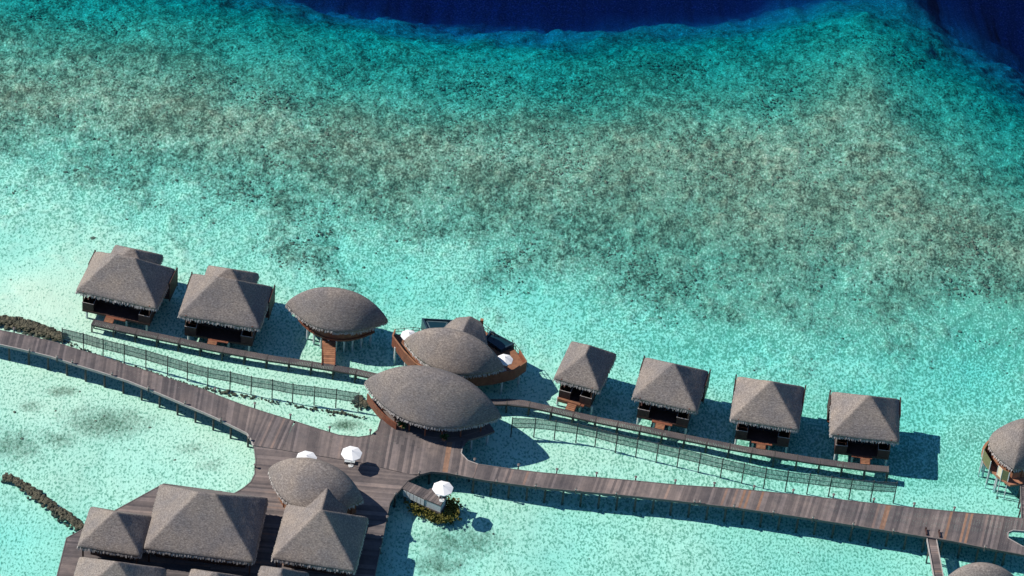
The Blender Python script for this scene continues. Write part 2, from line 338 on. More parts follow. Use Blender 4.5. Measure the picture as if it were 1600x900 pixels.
# ================================================================ BOARDWALKS
DZ = 2.2
def clip_strip(poly, o, d, n, c0, c1):
    """intervals of the polygon along d between the lines n=c0 and n=c1 (taken at both lines)"""
    def cuts(c):
        r = []
        for i in range(len(poly)):
            a = poly[i]-o; b = poly[(i+1)%len(poly)]-o; na, nb = a.dot(n)-c, b.dot(n)-c
            if (na < 0) != (nb < 0): t = na/(na-nb); r.append((a+(b-a)*t).dot(d))
        return sorted(r)
    u, v = cuts(c0+1e-4), cuts(c1-1e-4)
    if len(u) == len(v): return [(u[i], u[i+1], v[i], v[i+1]) for i in range(0, len(u)-1, 2)]
    m = cuts((c0+c1)/2); return [(m[i], m[i+1], m[i], m[i+1]) for i in range(0, len(m)-1, 2)]
def plank_obj(q, parent, mat='deck_timber', z=DZ):
    m = MB(); j = random.uniform(-.006, .006)
    m.hexa([(p.x,p.y,z-.05+j) for p in q], [(p.x,p.y,z+j) for p in q]); return m.build('plank', mat, parent)
def poly_planks(poly, d, wdt, maxlen, parent, new=()):
    d = d.normalized(); n = Vector((-d.y, d.x, 0)); o = poly[0]
    cs = [(p-o).dot(n) for p in poly]; c = min(cs); k = 0
    while c < max(cs)-.02:
        c1 = min(c+wdt, max(cs)-.001)
        for a0, a1, b0, b1 in clip_strip(poly, o, d, n, c, c1):
            L = max(a1-a0, b1-b0); ns = max(1, round(L/maxlen)); off = random.uniform(-.2, .2) if ns > 1 else 0
            ts = [0]+[(i+off)/ns for i in range(1, ns)]+[1]
            for i in range(ns):
                t0, t1 = ts[i], ts[i+1]; g = .012
                p = [o+d*(a0+(a1-a0)*t0+g)+n*(c+.003), o+d*(a0+(a1-a0)*t1-g)+n*(c+.003), o+d*(b0+(b1-b0)*t1-g)+n*(c1-.003), o+d*(b0+(b1-b0)*t0+g)+n*(c1-.003)]
                ctr = sum(p, Vector())/4; cx, cy_ = proj(ctr.x, ctr.y, DZ)
                mat = 'worn_timber' if any(abs(cx-x) < r and abs(cy_-y) < ry and random.random() < pb for x, y, r, ry, pb in new) else 'deck_timber'
                plank_obj(p, parent, mat)
        c = c1; k += 1
def strip_planks(A, B, wdt, parent, new=()):
    _, L = resample(A, 10); _, L2 = resample(B, 10); nb = int((L+L2)/2/wdt)
    a, _ = resample(A, nb+1); b, _ = resample(B, nb+1); g = .003/wdt
    for i in range(nb):
        q = [b[i].lerp(b[i+1], g), b[i+1].lerp(b[i], g), a[i+1].lerp(a[i], g), a[i].lerp(a[i+1], g)]
        cx = proj(*(sum(q, Vector())/4)[:2], DZ)[0]
        plank_obj(q, parent, 'worn_timber' if any(abs(cx-x) < r and random.random() < pb for x, r, pb in new) else 'deck_timber')
def edge(parent, pts, off=.06, wd_=.12, z0=1.86, z1=2.235, mat='beam_timber'):
    m = MB()
    for i in range(len(pts)-1): m.bar(pts[i], pts[i+1], wd_, z0+.002*(i%2), z1+.002*(i%2))
    return m.build('edge_beam', mat, parent)
def pile(parent, p, z1=1.9, r=.13, mat='pile_timber', zb=None):
    m = MB(); m.cyl((p[0],p[1],(floor_z(p[0],p[1])-.6) if zb is None else zb), (p[0],p[1],z1), r*1.08, r, 8); return m.build('pile', mat, parent, smooth=False)
def underbeams(parent, A, B, n):
    a, _ = resample(A, n); b, _ = resample(B, n); m = MB()
    for i in range(n): m.bar(a[i].lerp(b[i], .02), b[i].lerp(a[i], .02), .16, 1.85, 2.13)
    for t in (.1, .37, .63, .9):
        for i in range(n-1): m.bar(a[i].lerp(b[i], t), a[i+1].lerp(b[i+1], t), .14, 1.9, 2.14)
    m.build('joist_frame', 'pile_timber', parent)
    for i in range(n):
        for t in (.06, .94): pile(parent, a[i].lerp(b[i], t))
# left boardwalk
LA = PL([(-70,500),(0,516),(50,526),(90,536),(128,548),(160,557),(200,571),(240,583),(280,597),(320,609),(340,618),(380,633),(420,646),(460,658)], DZ)
LB = PL([(-78,520),(0,538),(40,547),(80,557),(120,570),(160,582),(200,595),(240,611),(280,628),(320,645),(340,654),(370,669),(386,677),(392,686),(396,696),(440,703)], DZ)
bl = thing('boardwalk', 'curved grey timber boardwalk coming in past the rock breakwater and reed fence', 'boardwalk', P(200,585,0))
strip_planks(LA, LB, .30, bl, [(140,60,.02)]); edge(bl, LA[:-1]+[LA[-1]]); edge(bl, LB[:-1], mat='pale_timber'); underbeams(bl, LA[:-1], LB[:-3], 17)
# right boardwalk
RA = PL([(747.5,725.5),(800,733),(840,738),(920,745),(1000,752),(1060,758),(1150,763.6),(1240,772.6),(1330,782.8),(1420,792.5),(1486.7,799),(1553,805),(1570,807)], DZ)
RB = PL([(740,747),(760,750.5),(840,761),(920,768.5),(1000,776),(1060,782.5),(1150,793),(1240,806),(1330,820),(1420,834.3),(1486.7,845),(1540,856),(1558,859)], DZ)
br = thing('boardwalk', 'long straight grey timber boardwalk with scattered orange replacement boards', 'boardwalk', P(1150,780,0))
strip_planks(RA, RB, .33, br, [(1158,10,.22),(1188,4,.4),(1245,30,.04),(1383,2.5,1),(1481,2.5,1),(1508,8,.3),(760,20,.05)])
edge(br, RA); edge(br, RB); underbeams(br, RA, RB, 30)
# far right widening with the octagonal opening
hole = PL([(1575,841),(1575,832),(1583,828.5),(1640,833),(1652,840),(1652,852),(1640,862),(1598,854)], DZ)
wd_poly = PL([(1570.4,807),(1700,823),(1690,884),(1558.4,859.2)], DZ)
bw = thing('boardwalk_landing', 'boardwalk landing with an angular open well showing the water', 'boardwalk', P(1620,842,0))
cutp = [wd_poly[0], wd_poly[1], wd_poly[2], hole[5]*1, hole[4], hole[3], hole[2], hole[1], hole[0], hole[7], hole[6], hole[5]+Vector((0,-.02,0)), wd_poly[2]+Vector((-.02,-.02,0)), wd_poly[3]]
poly_planks(cutp, (wd_poly[3]-wd_poly[0]), .33, 30, bw, [(1566,845,5,30,.3)])
edge(bw, wd_poly[:2]); edge(bw, [wd_poly[3], wd_poly[2]]); edge(bw, hole+[hole[0]], wd_=.1, z0=1.9, z1=2.27, mat='pale_timber')
for x, y in ((1580,812),(1618,818),(1572,857),(1612,866),(1570,836)): pile(bw, P(x,y,DZ))
# upper plaza (boards run across the path) and lower sun deck (boards run lengthwise)
UPP = PL([(460.3,658.2),(500,671),(530,680),(560,683),(580,680),(590,672),(595,656),(600,640),(650,635),(715,655),(745,672),(722.7,698.5),(720.5,708),(731,719.5),(747.2,725.4),(739.7,746.8),(700,739),(674,736.4),(656,741),(640,741),(560,722),(440.3,703)], DZ)
up = thing('entrance_deck', 'grey timber deck in front of the large lobby pavilion with orange boards', 'deck', P(600,700,0))
poly_planks(UPP, P(600,700,DZ)-P(611,640,DZ), .34, 7.5, up, [(624,690,4,16,.5),(642,692,4,16,.5),(672,700,30,30,.06),(704,706,5,12,.35),(610,662,8,8,.3)])
edge(up, UPP[0:8]); edge(up, UPP[11:15], mat='pale_timber'); edge(up, UPP[15:20])
LOW = PL([(440,703.5),(560,722.6),(640,741.6),(655,742),(637,751),(627,763),(615,776),(609,786),(604,808),(600,830),(592.7,863),(585,900),(572,955),(72,955),(89,900),(104,840.6),(123,830.5),(183.5,795.6),(255.5,756),(300,762),(366,771),(380,763),(392,753),(398,741),(399.6,717),(397.5,700),(397,697.2)], DZ)
lo = thing('sun_deck', 'broad grey timber sun deck carrying the thatched restaurant pavilions', 'deck', P(450,800,0))
poly_planks(LOW, P(560,740,DZ)-P(420,728,DZ), .33, 9., lo, [(540,735,60,20,.02)])
edge(lo, LOW[3:13]); edge(lo, LOW[13:27])
for x, y in ((405,668),(440,676),(480,690),(520,695),(560,697),(600,690),(640,700),(680,700),(712,700),(735,728),(700,733),(672,732),(640,735),(602,680)): pile(up, P(x,y,DZ))
for x, y in ((634,752),(618,768),(607,782),(601,806),(596,828),(589,860),(582,890),(402,735),(397,752),(372,772),(330,771),(290,768),(258,762),(220,782),(188,800),(150,822),(110,845),(98,880),(92,905),(460,790),(380,840),(300,850),(200,850),(500,760),(540,800)): pile(lo, P(x,y,DZ))
def under(parent, poly, d, step):
    d = d.normalized(); n = Vector((-d.y,d.x,0)); o = poly[0]; cs = [(p-o).dot(n) for p in poly]; c = min(cs)+.3; m = MB()
    while c < max(cs)-.3:
        for a0, a1, b0, b1 in clip_strip(poly, o, d, n, c, c+.15):
            if min(a1,b1)-max(a0,b0) > .5: p = o+n*(c+.07); m.bar(p+d*(max(a0,b0)+.1), p+d*(min(a1,b1)-.1), .15, 1.85, 2.14)
        c += step
    m.build('joist_frame', 'pile_timber', parent)
under(up, UPP, P(700,710,DZ)-P(600,695,DZ), 1.1); under(lo, LOW, P(500,840,DZ)-P(508,760,DZ), 1.1)
# ---- narrow service walkways
SZW = 1.1
WL = [(145,503),(190,513),(230,521.5),(280,532),(315,539.5),(370,550),(430,560.5),(470,566),(510,572.5),(550,579),(590,588)]
WR = [(757,628),(780,627.5),(800,627.5),(820,630),(858,638),(900,648),(940,657),(1000,668.5),(1060,681),(1110,691),(1150,699),(1190,706),(1230,712.5),(1270,719),(1310,724.5),(1350,729.5),(1388,733)]
def service(pts, label, seed):
    c, L = resample(PL(pts, SZW), 400); t = thing('service_walkway', label, 'walkway', (c[200].x, c[200].y, 0)); hw = .52
    k = int(L/.22); ps, _ = resample(c, k+1); m = MB()
    def nor(i): d = (ps[min(i+1,k)]-ps[max(i-1,0)]).normalized(); return Vector((-d.y,d.x,0))
    for i in range(k):
        n0, n1 = nor(i), nor(i+1); a, b = ps[i].lerp(ps[i+1], .06), ps[i].lerp(ps[i+1], .94)
        z = SZW+random.uniform(-.008,.008); q = [a-n0*hw, b-n1*hw, b+n1*hw, a+n0*hw]
        m.hexa([(p.x,p.y,z-.05) for p in q], [(p.x,p.y,z) for p in q])
    m.build('walkway_boards', 'deck_timber', t, kind='stuff')
    nb = int(L/2.9)+1; pb, _ = resample(c, nb); m = MB()
    def nn(i): d = (pb[min(i+1,nb-1)]-pb[max(i-1,0)]).normalized(); return Vector((-d.y,d.x,0))
    for s in (-1, 1):
        m = MB()
        for i in range(nb-1): m.bar(pb[i]+nn(i)*(hw-.02)*s, pb[i+1]+nn(i+1)*(hw-.02)*s, .09, SZW-.28+.002*(i%2), SZW-.055+.002*(i%2))
        m.build('side_beam', 'pile_timber', t)
    for i in range(nb):
        n_ = nn(i); m = MB(); m.bar(pb[i]-n_*(hw+.05), pb[i]+n_*(hw+.05), .14, SZW-.1, SZW+.03); m.build('cross_beam', 'pile_timber', t)
        for s in (-1, 1): pile(t, pb[i]+n_*s*(hw-.12), SZW-.1, .11)
    return t
service(WL, 'narrow timber service walkway behind the reed fence, serving the two gabled-annex villas', 1)
service(WR, 'narrow timber service walkway serving the row of four square villas', 2)
def walk_b(o, d, pts, z):      # distance along d from o to the walkway centre line
    c, _ = resample(PL(pts, z), 500); best = min(c, key=lambda p: abs((p-o).cross(d).z)); return (best-o).dot(d)
# ---- reed fences
def fence(tops, zt, label, group):
    pts = PL(tops, zt); t = thing('reed_fence', label, 'fence', (pts[len(pts)//2].x, pts[len(pts)//2].y, 0)); H = 1.85
    for p in pts:
        m = MB(); m.cyl((p.x,p.y,-1.9), (p.x,p.y,zt+.12), .085, .07, 6); m.build('fence_post', 'pile_timber', t)
    for i in range(len(pts)-1):
        a, b = pts[i], pts[i+1]; L = (b-a).length; n = int(L/.075); m = MB()
        for k in range(n):
            f0 = (k+random.uniform(.0,.12))/n; f1 = (k+random.uniform(.58,.74))/n; top = zt+random.uniform(-.05,.04)
            m.bar(a.lerp(b, f0), a.lerp(b, f1), .022, zt-H+random.uniform(-.06,.06), top)
        o = m.build('reed_panel', 'reed', t); m = MB()
        for z in (.12, .95, 1.7): m.bar(a, b, .05, zt-z-.025, zt-z+.025)
        m.build('rail', 'pile_timber', o)
    return t
fence([(97,513),(130,521),(161,530),(194,538),(228,547),(262,557),(293,566),(325,574.5),(360,581),(393,588.5),(426,593.5),(458,600),(492,604),(526,608.5),(561,614)], 2.9, 'woven reed screen fence standing along the stone bank beside the curved boardwalk', None)
fence([(801,653),(837,654),(869,657.5),(903,662.5),(933,669),(965,678),(997,685),(1029,693),(1062,700.5),(1095,708.5),(1130,717),(1163.5,724.5),(1198,732),(1232,737),(1266,741),(1300,745),(1332,749),(1366,752),(1402,754)], 2.9, 'woven reed screen fence standing in open water between service walkway and long boardwalk', None)
# ================================================================ THATCHED ROOFS
def smin(a, b, k=.28): h = np.clip(.5+.5*(b-a)/k, 0, 1); return b*(1-h)+a*h-k*h*(1-h)
def fringe(pts, zs, out, parent, L0=.50, step=.15):
    """ragged straw ends hanging from a closed eave line (pts: (N,2), out: outward normals)"""
    N_ = len(pts); m = MB(); d = np.r_[0, np.cumsum(np.hypot(*np.diff(np.r_[pts, pts[:1]], axis=0).T))]; tot = d[-1]
    k = int(tot/step); ii = np.r_[np.arange(N_), N_]
    P2 = np.r_[pts, pts[:1]]; O2 = np.r_[out, out[:1]]; Z2 = np.r_[zs, zs[:1]]
    for i in range(k):
        s = (i+random.uniform(-.3,.3))*step % tot
        x, y, z = np.interp(s, d, P2[:,0]), np.interp(s, d, P2[:,1]), np.interp(s, d, Z2); ox, oy = np.interp(s, d, O2[:,0]), np.interp(s, d, O2[:,1])
        ln = math.hypot(ox, oy) or 1; o = Vector((ox/ln, oy/ln, 0)); tg = Vector((-o.y, o.x, 0)); p = Vector((x,y,z)); wv = random.uniform(.06,.12); L = L0*random.uniform(.65,1.35)
        q = p-o*.16+Vector((0,0,.05)); e = p+o*random.uniform(.02,.13)+Vector((0,0,-L))+tg*random.uniform(-.04,.04)
        a = [q-tg*wv-o*.05, q+tg*wv-o*.05, q+tg*wv+o*.09, q-tg*wv+o*.09]; b = [e-tg*wv*.5-o*.04, e+tg*wv*.5-o*.04, e+tg*wv*.5+o*.02, e-tg*wv*.5+o*.02]
        m.hexa(b, a)
    return m.build('thatch_fringe', 'straw', parent)
def shell(name, G, parent, th=.32, name_f=True):
    """G (nv,nu,3) top surface -> closed roof with a thick eave"""
    nv, nu = G.shape[:2]; per = [(0,j) for j in range(nu)]+[(i,nu-1) for i in range(1,nv)]+[(nv-1,j) for j in range(nu-2,-1,-1)]+[(i,0) for i in range(nv-2,0,-1)]
    top = G.reshape(-1,3); ed = np.array([G[i,j] for i,j in per]); lo = ed.copy(); lo[:,2] -= th
    ctr = ed.mean(0); und = G.reshape(-1,3).copy(); und[:,2] -= th
    n0 = len(top); V = np.r_[top, und]; Q = gridq(nu, nv); k = len(per); ix = np.array([i*nu+j for i,j in per])
    side = np.stack([ix, ix+n0, np.roll(ix,-1)+n0, np.roll(ix,-1)], 1)
    o = npmesh(name, V, np.r_[Q, Q[:,::-1]+n0, side], 'thatch', parent)
    c = ed[:,:2]; tg = np.roll(c,-1,0)-np.roll(c,1,0); out = np.stack([tg[:,1], -tg[:,0]], 1)
    if (out*(c-ctr[:2])).sum() < 0: out = -out
    out /= (np.hypot(*out.T)[:,None]+1e-9)
    if name_f: fringe(c, ed[:,2]-.04, out, o)
    return o
class Frame:      # a rectangle at eave height: a along the front, b towards the back
    def __init__(s, FL, FR, BL, z):
        a, b, c = P(*FL, z), P(*FR, z), P(*BL, z); s.o = Vector((a.x,a.y,0)); s.ax = Vector((b.x-a.x, b.y-a.y, 0)); s.W = s.ax.length; s.ax /= s.W
        s.ay = Vector((-s.ax.y, s.ax.x, 0)); s.D = (c-a).dot(s.ay); s.sh = (c-a).dot(s.ax)*.0; s.z = z
    def at(s, a, b, z=0.): p = s.o+s.ax*a+s.ay*b; return Vector((p.x, p.y, z))
def hip(fr, H, rl, along, parent, name='roof', noise_seed=0, frng=True, a0=0, a1=None, b0=0, b1=None, z=None, tanp=None):
    """rl: half length of the ridge, along 'a' or 'b'"""
    W, D = (fr.W if a1 is None else a1)-a0, (fr.D if b1 is None else b1)-b0; z = fr.z if z is None else z
    nu, nv = int(W/.16)+2, int(D/.16)+2; A, B = np.meshgrid(np.linspace(0,W,nu), np.linspace(0,D,nv))
    ra, rb = (max(W/2-(rl if along=='a' else 0), .5), max(D/2-(rl if along=='b' else 0), .5))
    ha = smin(A/ra, (W-A)/ra, .03); hb = smin(B/rb, (D-B)/rb, .03); h = np.clip(smin(ha, hb, .03), 0, 2)*H
    ed = np.minimum(np.minimum(A, W-A), np.minimum(B, D-B)); h = h+.10*(1-np.exp(-ed/.25))           # rounded thick eave
    # rounded corners of the eave
    rc = .55; ca = np.clip(rc-A,0,None)-np.clip(rc-(W-A),0,None); cb = np.clip(rc-B,0,None)-np.clip(rc-(D-B),0,None)
    A = A+np.sign(ca)*np.abs(ca)*np.clip(np.abs(cb)/rc,0,1)*.12; B = B+np.sign(cb)*np.abs(cb)*np.clip(np.abs(ca)/rc,0,1)*.12
    Xw = fr.o.x+fr.ax.x*(A+a0)+fr.ay.x*(B+b0); Yw = fr.o.y+fr.ax.y*(A+a0)+fr.ay.y*(B+b0)
    h = h+(fbm(Xw/.4, Yw/.4, 2, noise_seed)-.5)*.035+(fbm(Xw/2.2, Yw/2.2, 2, noise_seed+5)-.5)*.10
    h = h-.05*np.sin((h/H)*math.pi)      # slight sag
    return shell(name, np.stack([Xw, Yw, z+h], -1), parent, name_f=frng)
def apexH(fr, apex_px, a=None, b=None):
    """ridge height so that the rectangle's middle rises to the ridge pixel's row"""
    p = fr.at(fr.W/2 if a is None else a, fr.D/2 if b is None else b); lo, hi = .5, 9
    for _ in range(40):
        m = (lo+hi)/2; x, y = proj(p.x, p.y, fr.z+m)
        dev = (y-apex_px[1])-(x-apex_px[0])*.14
        if dev > 0: lo = m
        else: hi = m
    return lo+.28
def lens_grid(T0, T1, wf, wb, H, z, pw=2.2, seed=0, hp=.85, cp=1.55):
    ax = Vector((T1.x-T0.x, T1.y-T0.y, 0)); L = ax.length; ax /= L; ay = Vector((-ax.y, ax.x, 0)); c = (T0+T1)/2
    nu = int(L/.16)+2; nv = int((wf+wb)/.15)+2
    s = np.linspace(-1, 1, nu); t = np.linspace(-1, 1, nv); Sg, Tg = np.meshgrid(s, t); hw = (1-np.abs(Sg)**pw)
    off = np.where(Tg < 0, Tg*wf, Tg*wb)*np.maximum(hw, .012); A = Sg*L/2
    h = H*np.clip(1-np.abs(Sg)**pw, 0, 1)**hp*(1-np.abs(Tg)**cp)
    ed = (1-np.abs(Tg))*np.maximum(hw*wf, .01); h = h+.10*(1-np.exp(-ed/.25))
    Xw = c.x+ax.x*A+ay.x*off; Yw = c.y+ax.y*A+ay.y*off
    h = h+(fbm(Xw/.4, Yw/.4, 2, seed)-.5)*.035+(fbm(Xw/2.2, Yw/2.2, 2, seed+5)-.5)*.10
    return np.stack([Xw, Yw, z+h], -1), (c, ax, ay, L)
def lens_outline(info, wf, wb, k, n=28, pw=2.2):
    c, ax, ay, L = info; s = np.linspace(-1, 1, n); r = []
    for q in s: r.append(c+ax*(q*L/2*k)-ay*(wf*k*(1-abs(q)**pw)))
    for q in s[::-1][1:-1]: r.append(c+ax*(q*L/2*k)+ay*(wb*k*(1-abs(q)**pw)))
    return [Vector((p.x,p.y,0)) for p in r]
# ================================================================ VILLAS
FZ = 1.4
def villa(name, label, FL, FR, BL, apex, rl, along, stair_x, ze=4.35, walk=WR, annex=None, fins=(1,1), steps=0, seed=0, bright=False, group=None):
    fr = Frame(FL, FR, BL, ze); W, D = fr.W, fr.D; c = fr.at(W/2, D/2); t = thing(name, label, 'villa', (c.x,c.y,0), group)
    H = apexH(fr, apex); 0 and print('VILLA W %.1f D %.1f H %.1f pitch a %.0f b %.0f' % (W, D, H, math.degrees(math.atan(H/(W/2-(rl if along=='a' else 0)))), math.degrees(math.atan(H/(D/2-(rl if along=='b' else 0))))))
    hip(fr, H, rl, along, t, 'roof', seed)
    o, ax, ay = fr.o, fr.ax, fr.ay; B = lambda: MB(); i = .95
    B().box(o, ax, ay, i, W-i, -.15, D-.7, FZ-.32, FZ).build('floor', 'dark_timber', t)
    B().box(o, ax, ay, i+.25, W-i-.25, 1.9, D-1.1, FZ, ze+.35).build('wall', 'dark_timber', t)
    mid = W*.5
    d = B().box(o, ax, ay, mid-1.1, mid+1.1, 1.84, 1.9, FZ+.05, FZ+2.1).build('sliding_door', 'glass_dark', t)
    B().box(o, ax, ay, mid-.04, mid+.04, 1.80, 1.84, FZ+.05, FZ+2.1).build('mullion', 'red_timber', d)
    for s in (0, 1):          # boxed-in terrace ends with a pale rim
        x0, x1 = (i, i+1.55) if s == 0 else (W-i-1.55, W-i)
        m = B()
        m.box(o, ax, ay, x0, x1, -.12, -.04, FZ-.28, FZ+1.25); m.box(o, ax, ay, x0, x0+.08, -.04, 1.9, FZ-.28, FZ+1.25); m.box(o, ax, ay, x1-.08, x1, -.04, 1.9, FZ-.28, FZ+1.25)
        sc = m.build('terrace_screen', 'dark_timber', t)
        m = B(); m.box(o, ax, ay, x0-.02, x1+.02, -.11, -.05, FZ+1.25, FZ+1.30); m.box(o, ax, ay, x0, x0+.06, -.05, 1.7, FZ+1.252, FZ+1.312); m.box(o, ax, ay, x1-.06, x1, -.05, 1.7, FZ+1.252, FZ+1.312)
        m.build('screen_rim', 'pale_timber', sc)
    m = B().box(o, ax, ay, mid-1.3, mid+1.4, -.55, -.152, FZ-.2, FZ-.06)
    m.build('terrace_step', 'red_timber', t)
    if bright: B().box(o, ax, ay, i-.02, i+3.1, -.5, -.155, FZ-.5, FZ+.03).build('side_landing', 'new_timber', t)
    # stair down to the walkway
    p = P(stair_x[0], stair_x[1], FZ-.2); a = (p-o).dot(ax); st = o+ax*a; b1 = -walk_b(st, -ay, walk, SZW)+.45; b0 = -.56; n = 5
    m = B(); s_ = thing  # noqa
    stp = MB(); zz0, zz1 = FZ-.1, SZW+.04
    q = [fr.at(a-.62, b1), fr.at(a-.54, b1), fr.at(a-.54, b0), fr.at(a-.62, b0)]
    for e in (-1, 1):
        q = [fr.at(a+.58*e-.04, b1), fr.at(a+.58*e+.04, b1), fr.at(a+.58*e+.04, b0), fr.at(a+.58*e-.04, b0)]
        zs = [zz1, zz1, zz0, zz0]; stp.hexa([(v.x,v.y,z-.16) for v, z in zip(q, zs)], [(v.x,v.y,z+.02) for v, z in zip(q, zs)])
    so = stp.build('stair', 'red_timber', t); nt_ = max(4, int(abs(b0-b1)/.42))
    for k_ in range(nt_):
        f0, f1 = k_/nt_, (k_+.90)/nt_; z = zz0+(zz1-zz0)*(k_+.5)/nt_
        MB().box(o, ax, ay, a-.54, a+.54, b0+(b1-b0)*f1, b0+(b1-b0)*f0, z-.04, z+.03).build('tread', 'new_timber', so)
    for f in (.13, .38, .62, .87):
        for b in (.25, D*.5, D-1.2):
            q = fr.at(W*f, b); m = MB(); m.cyl((q.x,q.y,floor_z(q.x,q.y)-.5), (q.x,q.y,FZ-.3), .15, .15, 10); m.build('stilt', 'concrete', t, smooth=False)
    for s, on in zip((0, 1), fins):
        if on:
            x = -.12 if s == 0 else W+.12; m = B(); m.box(o, ax, ay, x-.05, x+.05, D*(.62 if s else .7), D+.35, FZ-.2, ze-.1+.25*s)
            f = m.build('privacy_screen', 'dark_timber', t); m = B(); m.box(o, ax, ay, x-.09, x+.09, D+.28, D+.40, FZ-.3, ze-.05); m.build('screen_post', 'pile_timber', f)
            B().box(o, ax, ay, min(x,W/2)+(.05 if s == 0 else -1.2+.0), (i if s == 0 else x-.05), D*.68, D+.1, FZ-.3, FZ-.04).build('side_deck', 'red_timber', t)
    for a_ in (.3, W-.3):      # corner posts carrying the eave
        q = fr.at(a_+(.75 if a_ < 1 else -.75), -.02); m = MB(); m.box(q, ax, ay, -.07, .07, .05, .19, FZ, ze+.15); m.build('veranda_post', 'red_timber', t)
    if annex:
        aBL, aBR, az = annex; p0, p1 = P(*aBL, az), P(*aBR, az); l0, l1 = (p0-o), (p1-o); wA = (p1-p0).dot(ax); x0 = l0.dot(ax); yb = (l0.dot(ay)+l1.dot(ay))/2
        hA = wA/2*math.tan(math.radians(42)); run = hA/math.tan(TH); yf = D*.55
        hip(fr, hA, (yb-yf)/2-run, 'b', t, 'annex_roof', seed+40, True, x0, x0+wA, yf, yb, az)
        B().box(o, ax, ay, x0+.7, x0+wA-.7, D-1.0, yb-.7, FZ, az+.2).build('annex_wall', 'dark_timber', t)
        B().box(o, ax, ay, x0+.4, x0+wA-.4, D-.69, yb-.2, FZ-.3, FZ-.02).build('annex_floor', 'dark_timber', t)
        for f in (.15, .85):
            q = fr.at(x0+wA*f, yb-.7); m = MB(); m.cyl((q.x,q.y,-2), (q.x,q.y,FZ-.28), .15, .15, 10); m.build('stilt', 'concrete', t)
    return t, fr
villa('water_villa', 'stilted thatched villa with rear annex roof, at the closed end of the service walkway', (118,454.5), (245,482.6), (141.8,391.5), (198.5,403), 1.25, 'a', (174,493), walk=WL, annex=((180,381.4),(255.4,399.4),4.0), seed=1)
villa('water_villa', 'stilted thatched villa with rear annex roof, beside the smaller leaf-roofed pavilion', (277.9,492.8), (406.1,514), (293.6,426.4), (356,438), 1.25, 'a', (333,531), walk=WL, annex=((325,414),(405,427.5),4.0), seed=2)
villa('water_villa', 'smallest square thatched villa with orange landing, first past the lobby pavilion', (864.9,590.9), (936.9,611.3), (887,531.3), (916.5,549), .9, 'b', (895,630), fins=(0,0), seed=3, bright=True)
villa('water_villa', 'square thatched stilt villa next to the smallest villa with orange landing', (987.6,621), (1088.9,643.3), (1000.9,557), (1055,571.5), .12, 'a', (1033,660), seed=4)
villa('water_villa', 'square thatched stilt villa second from the open end of the service walkway', (1141,655), (1248,672), (1151,588), (1207,599), .12, 'a', (1190,690), seed=5)
villa('water_villa', 'square thatched stilt villa at the open end of the service walkway', (1297,679), (1405,691), (1297,612), (1357,621), .15, 'a', (1352,713), seed=6)
# ---- leaf-shaped pavilions
def leaf(name, label, T0, T1, wf, wb, H, ze, fz, seed, wallmat='red_timber', wall_h=None, stilts=True, cols=0, kf=.87, kw=.85, deckfloor=True, fringe_on=True):
    a, b = P(*T0, ze), P(*T1, ze); G, info = lens_grid(a, b, wf, wb, H, ze, seed=seed); c = info[0]
    t = thing(name, label, 'pavilion', (c.x,c.y,0)); shell('roof', G, t, .34)
    if deckfloor: MB().prism([(p.x,p.y) for p in lens_outline(info, wf, wb, kf)], fz-.3, fz).build('floor', wallmat, t)
    wl = lens_outline(info, wf, wb, kw); m = MB(); h = wall_h or (ze+.3-fz)
    inn = lens_outline(info, wf, wb, kw-.03); n = len(wl)
    for i in range(n):
        j = (i+1)%n; m.hexa([(wl[i].x,wl[i].y,fz),(wl[j].x,wl[j].y,fz),(inn[j].x,inn[j].y,fz),(inn[i].x,inn[i].y,fz)], [(wl[i].x,wl[i].y,fz+h),(wl[j].x,wl[j].y,fz+h),(inn[j].x,inn[j].y,fz+h),(inn[i].x,inn[i].y,fz+h)])
    m.build('wall', wallmat, t)
    if wall_h:
        core = lens_outline(info, wf, wb, kw*.72); MB().prism([(p.x,p.y) for p in core], fz, ze+.5).build('inner_wall', 'dark_timber', t)
        for i in range(2, n, 4):
            q = wl[i]; m = MB(); m.cyl((q.x,q.y,fz), (q.x,q.y,ze+.5), .1, .1, 8); m.build('column', 'red_timber', t)
    if stilts:
        st = lens_outline(info, wf, wb, kf*.9)
        for i in range(3, n, 3):
            q = st[i]; m = MB(); m.cyl((q.x,q.y,floor_z(q.x,q.y)-.5), (q.x,q.y,fz-.28), .15, .15, 10); m.build('stilt', 'concrete', t)
    return t, info
t1, i1 = leaf('leaf_pavilion', 'leaf-shaped thatched pavilion on white stilts with orange wooden gangway', (447.5,474), (606,500), 3.7, 3.7, 3.75, 4.3, 1.9, 11, kf=.76, kw=.72)
m = MB(); c, ax, ay, L = i1   # doorway and gangway
p = P(514,530,FZ); q = P(513,571,SZW+.05); d = (q-p); d.z = 0; Lg = d.length; d.normalize(); nrm = Vector((-d.y,d.x,0)); pb = p-d*1.2
MB().box(pb, d, nrm, -1.4, .55, -.95, .95, FZ, FZ+1.9).build('porch', 'dark_timber', t1)
g = MB()
for s in (-1, 1): g.box(p, d, nrm, -.9, Lg, .86*s-.05, .86*s+.05, FZ-.3, FZ-.12)
g = g.build('gangway', 'red_timber', t1); k = int((Lg+.9)/.36)
for i in range(k):
    z = FZ-.06+(SZW+.02-FZ)*i/k; MB().box(p, d, nrm, -.9+(Lg+.9)*i/k, -.9+(Lg+.9)*(i+.94)/k, -.9, .9, z-.05, z).build('tread', 'new_timber', g)
